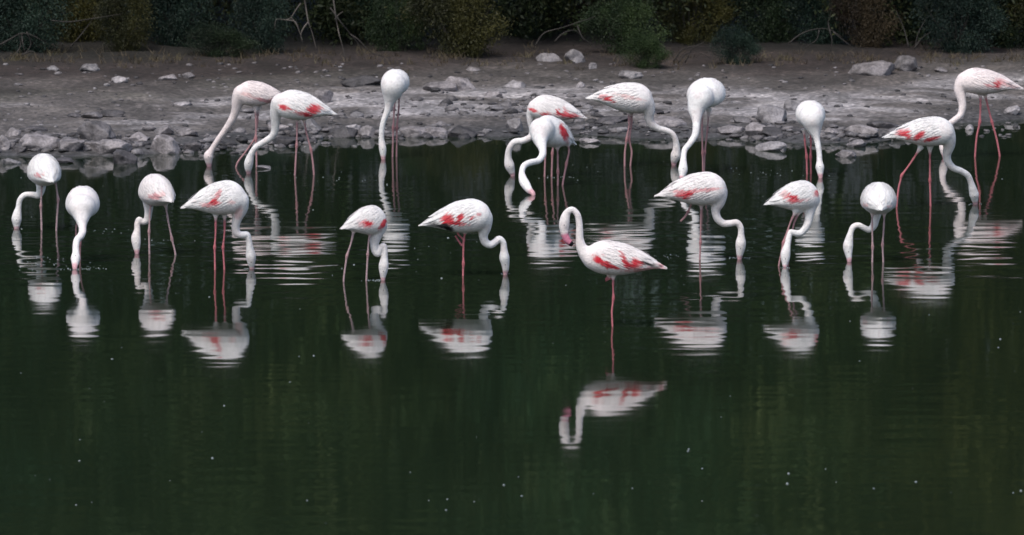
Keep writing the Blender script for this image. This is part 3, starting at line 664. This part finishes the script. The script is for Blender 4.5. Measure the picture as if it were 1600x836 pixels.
ROCKS = [
 (150, 219, 60, 30, 'grey', 'biggest rounded boulder in the pile of rocks at the left waterline'),
 (168, 238, 74, 20, 'grey', 'long flat grey rock at the water edge below the rounded boulder in the left pile'),
 (62, 233, 66, 22, 'grey', 'broad low grey rock behind the leftmost flamingo'),
 (112, 236, 42, 18, 'grey', 'low grey rock left of the long flat one in the left pile'),
 (20, 214, 26, 13, 'grey', 'grey stone near the left edge, behind the waterline rubble'),
 (52, 207, 42, 9, 'dark', 'flat dark stone at the left edge above the broad low rock'),
 (143, 184, 34, 10, 'grey', 'small flat stone just above the rounded boulder in the left pile'),
 (175, 184, 40, 10, 'dark', 'dark wedge of rock to the upper right of the rounded boulder'),
 (117, 181, 26, 7, 'dark', 'thin dark slab left of the small stones above the left pile'),
 (258, 240, 46, 28, 'grey', 'blocky pale grey rock standing in the water right of the left pile'),
 (195, 256, 38, 22, 'dark', 'dark rock half under water below the left pile'),
 (292, 213, 34, 12, 'grey', 'flat stone at the water right of the blocky rock'),
 (256, 210, 32, 13, 'grey', 'grey stone behind the blocky rock right of the left pile'),
 (300, 236, 30, 15, 'dark', 'dark stone between the blocky rock and the far left back flamingo'),
 (4, 234, 24, 22, 'grey', 'grey rock cut off by the left edge at the waterline'),
 (98, 255, 34, 8, 'dark', 'low dark rock barely out of the water between two front flamingos at left'),
 (215, 224, 32, 15, 'grey', 'grey stone touching the right end of the left pile'),
 (18, 256, 30, 8, 'pale', 'pale sliver of rock in the water at the left edge'),
 (30, 240, 26, 12, 'dark', 'dark rubble stone beside the rock cut off by the left edge'),
 (335, 222, 28, 10, 'grey', 'grey stone at the waterline behind the reaching neck of the far left back flamingo'),
 (502, 160, 38, 20, 'grey', 'grey stone with dark foot just right of the second back flamingo rump'),
 (486, 210, 34, 19, 'pale', 'whitish lump of rock right under the second back flamingo'),
 (566, 134, 66, 15, 'dark', 'long dark slab like driftwood left of the head-on white flamingo'),
 (534, 213, 46, 16, 'dark', 'dark flat rock at the waterline left of the head-on white flamingo neck'),
 (574, 215, 30, 18, 'grey', 'grey rock touching the neck of the head-on white flamingo'),
 (550, 203, 26, 9, 'pale', 'small pale stone on top of the dark waterline rock'),
 (650, 214, 54, 15, 'grey', 'flat grey waterline rock just right of the head-on white flamingo'),
 (684, 214, 40, 14, 'grey', 'second flat grey waterline rock right of the head-on white flamingo'),
 (722, 214, 46, 16, 'dark', 'dark waterline rock halfway between the head-on and the hooked-neck flamingos'),
 (688, 143, 54, 14, 'grey', 'low grey slab lying on the bank right of the head-on white flamingo'),
 (720, 141, 50, 17, 'grey', 'tilted slab leaning right on the bank above the pale silt'),
 (740, 110, 22, 6, 'grey', 'small stone high on the bank above the tilted slab'),
 (804, 205, 27, 20, 'pale', 'pale upright stone left of the hooked-neck flamingo'),
 (803, 138, 38, 11, 'pale', 'pale flat stone above and left of the hooked-neck flamingo'),
 (858, 95, 40, 13, 'pale', 'oval pale boulder at the foot of the bushes'),
 (900, 97, 36, 18, 'pale', 'tilted oblong boulder right of the oval one at the foot of the bushes'),
 (926, 107, 13, 9, 'pale', 'small round stone right of the tilted oblong boulder'),
 (907, 136, 14, 9, 'pale', 'small pale stone above the right-facing back flamingo tail'),
 (986, 123, 38, 11, 'pale', 'pale flat stone right above the right-facing back flamingo'),
 (1040, 199, 64, 15, 'grey', 'long flat grey rock behind the neck of the right-facing back flamingo'),
 (957, 193, 60, 10, 'dark', 'thin dark slab under the right-facing back flamingo tail'),
 (922, 224, 32, 8, 'grey', 'low wet stone in the shallows below the thin dark slab'),
 (1017, 178, 40, 8, 'dark', 'dark flake of rock beside the breast of the right-facing back flamingo'),
 (1205, 192, 48, 25, 'pale', 'large pale boulder left of the white flamingo beside the rocks'),
 (1182, 212, 36, 18, 'grey', 'grey rock at the foot of the large pale boulder, left side'),
 (1208, 215, 34, 14, 'dark', 'dark rock at the foot of the large pale boulder, right side'),
 (1205, 236, 48, 14, 'pale', 'pale rock lying in the water below the large pale boulder'),
 (1240, 172, 30, 15, 'pale', 'pale stone partly behind the white flamingo beside the rocks'),
 (1362, 118, 74, 20, 'grey', 'long low boulder high on the bank at the right, left one of two'),
 (1413, 111, 42, 22, 'grey', 'rounded boulder high on the bank at the right, right one of two'),
 (1345, 210, 54, 14, 'grey', 'grey rock at the waterline right of the white flamingo beside the rocks'),
 (1380, 199, 50, 9, 'dark', 'dark slab at the waterline left of the striding flamingo'),
 (1322, 246, 32, 10, 'grey', 'small stone alone in the water near the striding flamingo'),
 (1338, 230, 30, 11, 'grey', 'grey stone in the shallows above the one alone in the water'),
 (1300, 210, 28, 11, 'grey', 'grey stone at the waterline touching the neck side of the white flamingo beside the rocks'),
 (1140, 212, 46, 13, 'grey', 'flat grey rock at the waterline right of the ruffled white flamingo'),
 (140, 110, 32, 11, 'pale', 'pale pointed stone high on the bank at the left'),
 (82, 109, 20, 7, 'pale', 'small pale stone at the left below the bushes'),
 (187, 128, 26, 10, 'pale', 'pale flat stone right of the pointed one at the left'),
 (262, 126, 30, 7, 'grey', 'flat greyish stone midway up the bank at the left'),
 (295, 121, 18, 9, 'grey', 'small greyish stone right of the flat one midway up the left bank'),
 (284, 166, 32, 6, 'pale', 'thin whitish slab lying on the bank left of the back flamingos'),
 (438, 210, 40, 16, 'grey', 'grey rock between the legs of the two left back flamingos'),
 (448, 228, 44, 14, 'dark', 'dark waterline rock under the second back flamingo'),
 (405, 232, 30, 10, 'grey', 'grey stone at the waterline beside the leg of the far left back flamingo'),
 (412, 264, 22, 5, 'pale', 'pale flat stone just breaking the water under the second back flamingo'),
 (1515, 203, 14, 8, 'pale', 'tiny pale stone in the water behind the striding flamingo'),
 (1582, 183, 26, 12, 'pale', 'pale lump at the waterline near the right edge'),
 (1470, 112, 22, 7, 'grey', 'small stone left of the furthest back flamingo at the right'),
 (1280, 178, 40, 8, 'dark', 'dark flat stone right of the pale stone behind the white flamingo'),
 (1160, 192, 30, 10, 'grey', 'grey stone left of the large pale boulder'),
 (770, 150, 30, 8, 'grey', 'flat grey stone lying in the pale silt left of centre'),
]
for r_ in ROCKS:
    rock(*r_, tilt=(18 if 'tilted' in r_[5] else rnd.uniform(-6, 6)))
# rubble and pebbles
Vs, Fs = [], []
shapes = [rock_shape(100 + k, V0=IV3) for k in range(8)]; tot = 0
cl = [(110, 225, 130, 14, 260), (320, 232, 60, 10, 60), (440, 215, 60, 14, 110), (650, 210, 120, 6, 130), (540, 180, 90, 12, 50), (980, 200, 90, 10, 90), (1200, 205, 60, 12, 90), (1350, 212, 80, 8, 80), (830, 170, 160, 16, 120)]
pts = [(rnd.gauss(cx, sx * .6), rnd.gauss(cy, sy * .6), rnd.choice([2.5, 4, 6, 8.5, 11]) * rnd.uniform(.8, 1.1)) for cx, cy, sx, sy, n_ in cl for _ in range(n_)]
pts += [(rnd.uniform(-60, 1660), rnd.uniform(98, 215), rnd.uniform(1.5, 5.5)) for _ in range(750)]
tone_i = []
for px, py, s_ in pts:
    p = at_ground(px, py)
    if p[1] > 117: continue
    q = shapes[rnd.randrange(8)]; s_ *= p[1] / F_PX; a = rnd.uniform(0, 6.28)
    v = np.stack([(q[:, 0] * math.cos(a) - q[:, 1] * math.sin(a)) * s_, (q[:, 0] * math.sin(a) + q[:, 1] * math.cos(a)) * s_, q[:, 2] * s_ * rnd.uniform(.3, .65) + s_ * .15], -1) + p
    Vs.append(v); Fs.append(IF3 + tot); tot += len(v); tone_i += [rnd.choice([0, 0, 0, 1, 1, 2])] * len(IF3)
o = link_mesh('pebbles', np.concatenate(Vs), np.concatenate(Fs), [M_ROCK['grey'], M_ROCK['dark'], M_ROCK['pale']], kind='stuff', mat_idx=tone_i)
tag(o, 'loose rubble and pebbles strewn over the muddy bank and waterline', 'gravel')

# ------------------------------------------------------------------ trees and bushes
def leaf_cloud(n, vol, clumps, leaf, seed, spread):
    """n small pointed leaves in clumps filling an ellipsoid volume; droop: sprays hang"""
    r = np.random.default_rng(seed)
    c = r.normal(size=(clumps, 3)); c /= np.linalg.norm(c, axis=1)[:, None]; c *= (r.uniform(.15, 1, (clumps, 1)) ** .45) * np.array(vol)
    k = r.integers(0, clumps, n); P = c[k] + r.normal(size=(n, 3)) * spread * r.uniform(.5, 1.4, (clumps, 1))[k]
    d = r.normal(size=(n, 3)) + (P / np.array(vol)) * 1.0 + np.array([0, 0, -.25]); d /= np.linalg.norm(d, axis=1)[:, None]
    s = np.cross(d, r.normal(size=(n, 3))); s /= np.linalg.norm(s, axis=1)[:, None]
    L = leaf * r.uniform(.6, 1.4, (n, 1)); Wd = L * .17
    V = np.stack([P, P + d * L * .45 + s * Wd, P + d * L, P + d * L * .45 - s * Wd], 1).reshape(-1, 3)
    return V, np.arange(n * 4).reshape(-1, 4)
def limb_mesh(rows_list, nr=6):
    V, F = [], []
    for rows in rows_list:
        v, f = tube(catmull(rows, .12), nr); o_ = sum(len(x) for x in V); V.append(v); F += [tuple(i + o_ for i in q) for q in f]
    return np.concatenate(V), F
def make_plain(name, V, F, m):
    o = link_mesh(name, V, F, m, smooth=False); me = o.data; bpy.data.objects.remove(o); return me
tree_sets = []
for k in range(3):
    V, F = leaf_cloud(90000, (2.3, 1.9, 4.1), 230, .115, 50 + k, .30); V[:, 2] += 5.5; V[:, 1] -= 5.2 * np.clip(V[:, 2] / 9, 0, 1.2) ** .8
    cm = make_plain('crown', V, F, M_LEAF['green'])
    rr = random.Random(k); limbs = []
    for q in range(5):
        a = rr.uniform(0, 6.28); lean = rr.uniform(.3, 1.4); x0, y0 = rr.uniform(-1.1, 1.1), rr.uniform(-.5, .5)
        limbs.append([[x0, y0, -.3, .05, 0], [x0 + lean * .2 * math.cos(a), y0 + lean * .2 * math.sin(a), 1.2, .042, 1], [x0 + lean * .6 * math.cos(a), y0 + lean * .5 * math.sin(a), 3.2, .035, 2], [x0 + lean * math.cos(a), y0 - 3.2 + lean * math.sin(a), 6, .03, 3]])
    V, F = limb_mesh(limbs); tree_sets.append((cm, make_plain('trunk', V, F, M_BARK)))
def colored(me, m):
    c = me.copy(); c.materials.clear(); c.materials.append(m); return c
cache = {}
def tree(x, y, sc, rz, k, tone, label):
    root = empty('tamarisk_tree', (x, y, float(ground_h(x, y, False)))); root.scale = sc; root.rotation_euler[2] = rz
    tag(root, label, 'tree', 'trees standing behind the bank')
    key = (k, tone)
    if key not in cache: cache[key] = colored(tree_sets[k][0], M_LEAF[tone])
    c = bpy.data.objects.new('crown', cache[key]); COL.objects.link(c); c.parent = root
    t_ = bpy.data.objects.new('trunk', tree_sets[k][1]); COL.objects.link(t_); t_.parent = root
TREES = [(-13.2, 'green', 'dark'), (-10.2, 'olive', ''), (-7.3, 'bluish', ''), (-5.0, 'green', ''), (-2.6, 'green', ''), (-.3, 'green', ''), (1.9, 'bluish', ''), (4.4, 'green', ''), (6.6, 'olive', ''), (9.3, 'green', ''), (12.3, 'bluish', '')]
where = ['beyond the left edge', 'just past the left edge', 'above the left end of the bank', 'above the leftmost back flamingos', 'above the hanging bare roots', 'above the olive bush near the centre',
         'above the oval and oblong boulders', 'above the bright green little bush', 'above the two boulders high on the right bank', 'above the right end of the bank', 'beyond the right edge']
for i, (x, tn, _) in enumerate(TREES):
    tree(x, 120.6 + rnd.uniform(-.5, .7), (rnd.uniform(1.0, 1.2), 1, rnd.uniform(.93, 1.12)), rnd.uniform(-.35, .35), i % 3, tn, f'tall {tn} front-row tree, crown {where[i]}')
where2 = ['beyond the left edge of the view', 'past the left end of the bank', 'behind the low rubble pile at the left', 'behind the low grey-green bush', 'behind the head-on white flamingo', 'behind the tilted oblong boulder', 'behind the low bluish-green bush', 'behind the two boulders at the right', 'beyond the right edge of the view']
for i in range(9):
    x = -14 + i * 3.5
    tree(x, 125 + rnd.uniform(-.6, .6), (1.3, 1, 1.05), rnd.uniform(-.4, .4), (i + 1) % 3, ['green', 'bluish', 'green'][i % 3], 'second-row tree ' + where2[i])

bush_sets = []
for k in range(4):
    V, F = leaf_cloud(24000, (.95, .8, .8), 48, .055, 80 + k, .15); V[:, 2] += .75; V[:, 0] *= 1.15 - .45 * np.clip(np.abs(V[:, 2] - .75), 0, .9)
    cm = make_plain('crown', V, F, M_LEAF['green']); rr = random.Random(k + 9); limbs = []
    for q in range(9):
        a = rr.uniform(0, 6.28); l_ = rr.uniform(.3, .85)
        limbs.append([[0, 0, -.1, .018, 0], [l_ * .4 * math.cos(a), l_ * .3 * math.sin(a), .4, .013, 1], [l_ * math.cos(a), l_ * .7 * math.sin(a), rr.uniform(.6, 1.3), .005, 2]])
    V, F = limb_mesh(limbs, 5); bush_sets.append((cm, make_plain('stem', V, F, M_TWIG)))
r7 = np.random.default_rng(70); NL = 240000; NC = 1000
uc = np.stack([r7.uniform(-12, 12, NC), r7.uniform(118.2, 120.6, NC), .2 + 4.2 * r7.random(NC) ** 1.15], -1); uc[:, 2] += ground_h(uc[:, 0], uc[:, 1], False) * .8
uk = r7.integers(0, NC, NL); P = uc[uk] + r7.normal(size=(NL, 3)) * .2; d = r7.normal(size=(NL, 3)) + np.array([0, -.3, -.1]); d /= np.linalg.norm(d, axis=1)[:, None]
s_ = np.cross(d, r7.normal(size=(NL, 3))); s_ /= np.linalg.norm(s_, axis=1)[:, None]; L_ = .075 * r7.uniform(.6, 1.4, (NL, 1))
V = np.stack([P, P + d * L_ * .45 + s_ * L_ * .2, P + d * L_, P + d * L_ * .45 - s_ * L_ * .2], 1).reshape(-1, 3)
o = link_mesh('undergrowth', V, np.arange(NL * 4).reshape(-1, 4), leaf_mat('shade_undergrowth_leaves', (.009, .014, .007), (.017, .025, .010), (.032, .036, .012)), smooth=False, kind='stuff')  # leaf colours cut dark to stand in for deeper shade
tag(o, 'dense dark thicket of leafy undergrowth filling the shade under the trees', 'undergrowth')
cacheb = {}
def bush(px, base, wpx, hpx, tone, label, dy=0.0):
    base += 7; hpx += 8; wpx *= 1.15
    p = at_ground(px, base); s = p[1] / F_PX; k = int(px) % 4; root = empty('bush', (p[0], p[1] + dy, p[2] - .03))
    root.scale = (wpx * s / 2.1, max(wpx * s / 2.6, .35), hpx * s / 1.5); root.rotation_euler[2] = rnd.uniform(-.4, .4)
    tag(root, label, 'bush', 'bushes along the top of the bank')
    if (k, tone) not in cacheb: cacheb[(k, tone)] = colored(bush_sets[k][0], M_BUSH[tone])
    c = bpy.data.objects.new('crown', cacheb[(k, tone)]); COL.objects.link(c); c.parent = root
    t_ = bpy.data.objects.new('stem', bush_sets[k][1]); COL.objects.link(t_); t_.parent = root
BUSHES = [
 (30, 82, 130, 120, 'bluish', 'dark bushy shrub at the left edge above the bank', .8), (110, 74, 120, 130, 'olive', 'dull olive shrub above the pale pointed stone at the left', 1.5),
 (190, 80, 80, 100, 'olive', 'narrow olive shrub leaning over the bank at the left', .9), (270, 80, 110, 120, 'bluish', 'dark shaded shrub left of the low grey-green bush', 1.6),
 (340, 84, 100, 40, 'green', 'low grey-green bush spreading on the bank left of the bare roots', .3), (410, 82, 80, 110, 'bluish', 'bluish shrub just left of the hanging bare roots', .5),
 (545, 76, 120, 120, 'bluish', 'dark shrub behind the hanging bare roots', 1.9), (625, 82, 100, 110, 'green', 'dark green shrub left of the large olive bush', 1.0), (715, 84, 135, 125, 'olive', 'large yellowish olive bush just left of centre', .3),
 (820, 74, 120, 130, 'green', 'dark shaded shrub behind the oval boulder', 1.8), (905, 72, 110, 120, 'brown', 'brownish shaded shrub above the tilted oblong boulder', 1.9), (975, 86, 110, 90, 'green', 'dark green shrub behind the bright little bush', .9),
 (1008, 98, 62, 44, 'bright', 'bright green little bush at the top of the bank right of centre', 0), (1080, 78, 120, 120, 'olive', 'tall dull shrub between the bright little bush and the bluish one', 1.7), (1148, 94, 66, 46, 'bluish', 'low bluish-green bush on the bank right of the bright little bush', .1),
 (1210, 78, 120, 120, 'green', 'dark shrub behind the dry arching twigs', 1.8), (1290, 76, 100, 120, 'bluish', 'bluish dark shrub right of the dry arching twigs', 1.4), (1355, 80, 90, 110, 'brown', 'brown-tinged shrub above the long low boulder', 1.3), (1430, 76, 110, 130, 'green', 'shaded shrub above the rounded boulder at the right', 1.7),
 (1500, 82, 120, 110, 'bluish', 'leafy bluish bush at the right above the furthest flamingo', .6), (1580, 78, 120, 130, 'green', 'green bush at the right edge above the bank', 1.0), (-60, 80, 130, 130, 'green', 'green bush just outside the left edge', .9), (1670, 80, 130, 130, 'olive', 'olive bush just outside the right edge', .9)]
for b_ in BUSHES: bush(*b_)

def branch_thing(name, label, cat, lines, dist, m, r0=.011):
    L = []
    for pts in lines:
        rows = []
        for k, q in enumerate(pts):
            P = at_plane(q[0], q[1], dist + (q[2] if len(q) > 2 else 0) + rnd.uniform(-.05, .05)); rows.append([*P, r0 * (1 - .75 * k / (len(pts) - 1)), k])
        L.append(rows)
    V, F = [], []
    for rows in L:
        v, f = tube(catmull(rows, .04), 6); o_ = sum(len(x) for x in V); V.append(v); F += [tuple(i + o_ for i in q) for q in f]
    V = np.concatenate(V); c = V.mean(0); o = link_mesh(name, V - c, F, m); o.location = c; tag(o, label, cat)
branch_thing('bare_branch', 'pale bare branch hanging straight down left of centre, longest of the bare ones', 'branch', [[(474, -12), (478, 12), (482, 35), (488, 52), (494, 76)], [(482, 34), (474, 44), (470, 55), (473, 68)]], 114.9, M_DEAD, .012)
branch_thing('bare_branch', 'pale forked twig reaching left beside the longest bare hanging branch', 'branch', [[(470, 5), (462, 16), (455, 27), (446, 31), (432, 30), (429, 44)], [(455, 27), (464, 40), (474, 66)], [(446, 31), (462, 34), (468, 46)]], 115.1, M_DEAD, .009)
branch_thing('bare_branch', 'pale bare branch dropping to the mud right of the longest hanging one', 'branch', [[(520, -10), (524, 22), (527, 40), (531, 58), (537, 80), (539, 96)], [(524, 30), (528, 24), (536, 18)]], 114.6, M_DEAD, .011)
branch_thing('bare_branch', 'thin grey branch slanting down right of the bare hanging branches', 'branch', [[(516, 12), (532, 34), (548, 54), (562, 72), (572, 96)], [(548, 54), (560, 62), (580, 82), (598, 88)]], 115.2, M_TWIG, .011)
branch_thing('bare_branch', 'tangle of grey dry twigs at the far left above the bank', 'branch', [[(0, 70), (18, 60), (34, 52), (52, 56), (70, 66)], [(34, 52), (36, 70), (42, 90)], [(42, 50), (48, 70), (32, 92)], [(22, 88), (32, 72), (30, 56)], [(34, 86), (50, 80), (60, 90)]], 115.9, M_TWIG, .013)
branch_thing('bare_branch', 'thin straight twig leaning among the left shrubs', 'branch', [[(110, 74), (122, 60), (136, 42), (150, 22)], [(80, 32), (110, 34), (150, 28), (190, 22)]], 116.5, M_TWIG, .010)
branch_thing('bare_branch', 'dry arching twigs spraying out above the bank left of the long low boulder', 'branch', [[(1232, 68), (1250, 54), (1272, 46), (1296, 46), (1316, 58)], [(1296, 46), (1300, 66), (1294, 90), (1288, 100)], [(1302, 50), (1314, 60), (1330, 72)], [(1296, 46), (1294, 34), (1298, 20)], [(1280, 47), (1276, 62), (1260, 72)]], 115.7, M_TWIG, .011)
branch_thing('bare_branch', 'thin dark upright stems behind the boulders at the right', 'branch', [[(1420, 74), (1412, 44), (1400, 16)], [(1428, 76), (1440, 60), (1454, 50)], [(1430, 76), (1434, 54), (1446, 30)]], 116.3, M_TWIG, .010)
branch_thing('bare_branch', 'faint curved roots in the dark hollow behind the oval boulder', 'branch', [[(836, 72), (850, 52), (876, 44), (900, 36), (930, 26)], [(866, 66), (880, 52), (900, 48), (914, 66)], [(902, 40), (910, 58), (926, 70)]], 116.9, M_TWIG, .012)
branch_thing('bare_branch', 'low grey brushwood between the bright little bush and the bluish one', 'branch', [[(1052, 96), (1066, 78), (1084, 72), (1106, 74)], [(1060, 98), (1072, 84), (1092, 82), (1110, 92)], [(1070, 98), (1082, 76), (1100, 66)]], 115.5, M_TWIG, .011)
# dry tufts at the foot of the bushes
V, Fq = [], []; n_ = 0; r5 = np.random.default_rng(8)
px = r5.uniform(-80, 1680, 260); py = r5.normal(93, 7, 260)
for a, b_ in zip(px, py):
    p = at_ground(a, max(b_, 76)); nb = 9
    for q in range(nb):
        d = r5.normal(size=3) * np.array([.6, .5, 0]) + np.array([0, 0, 1]); h = r5.uniform(.03, .12); s = np.array([.004, 0, 0]); e = p + r5.normal(size=3) * np.array([.05, .05, 0])
        V += [e - s, e + s, e + d * h * .6 + s * .7, e + d * h]; Fq.append((n_, n_ + 1, n_ + 2, n_ + 3)); n_ += 4
o = link_mesh('dry_grass', np.array(V), np.array(Fq), M_LEAF['brown'], smooth=False, kind='stuff'); tag(o, 'sparse dry grass tufts at the foot of the bushes', 'grass')
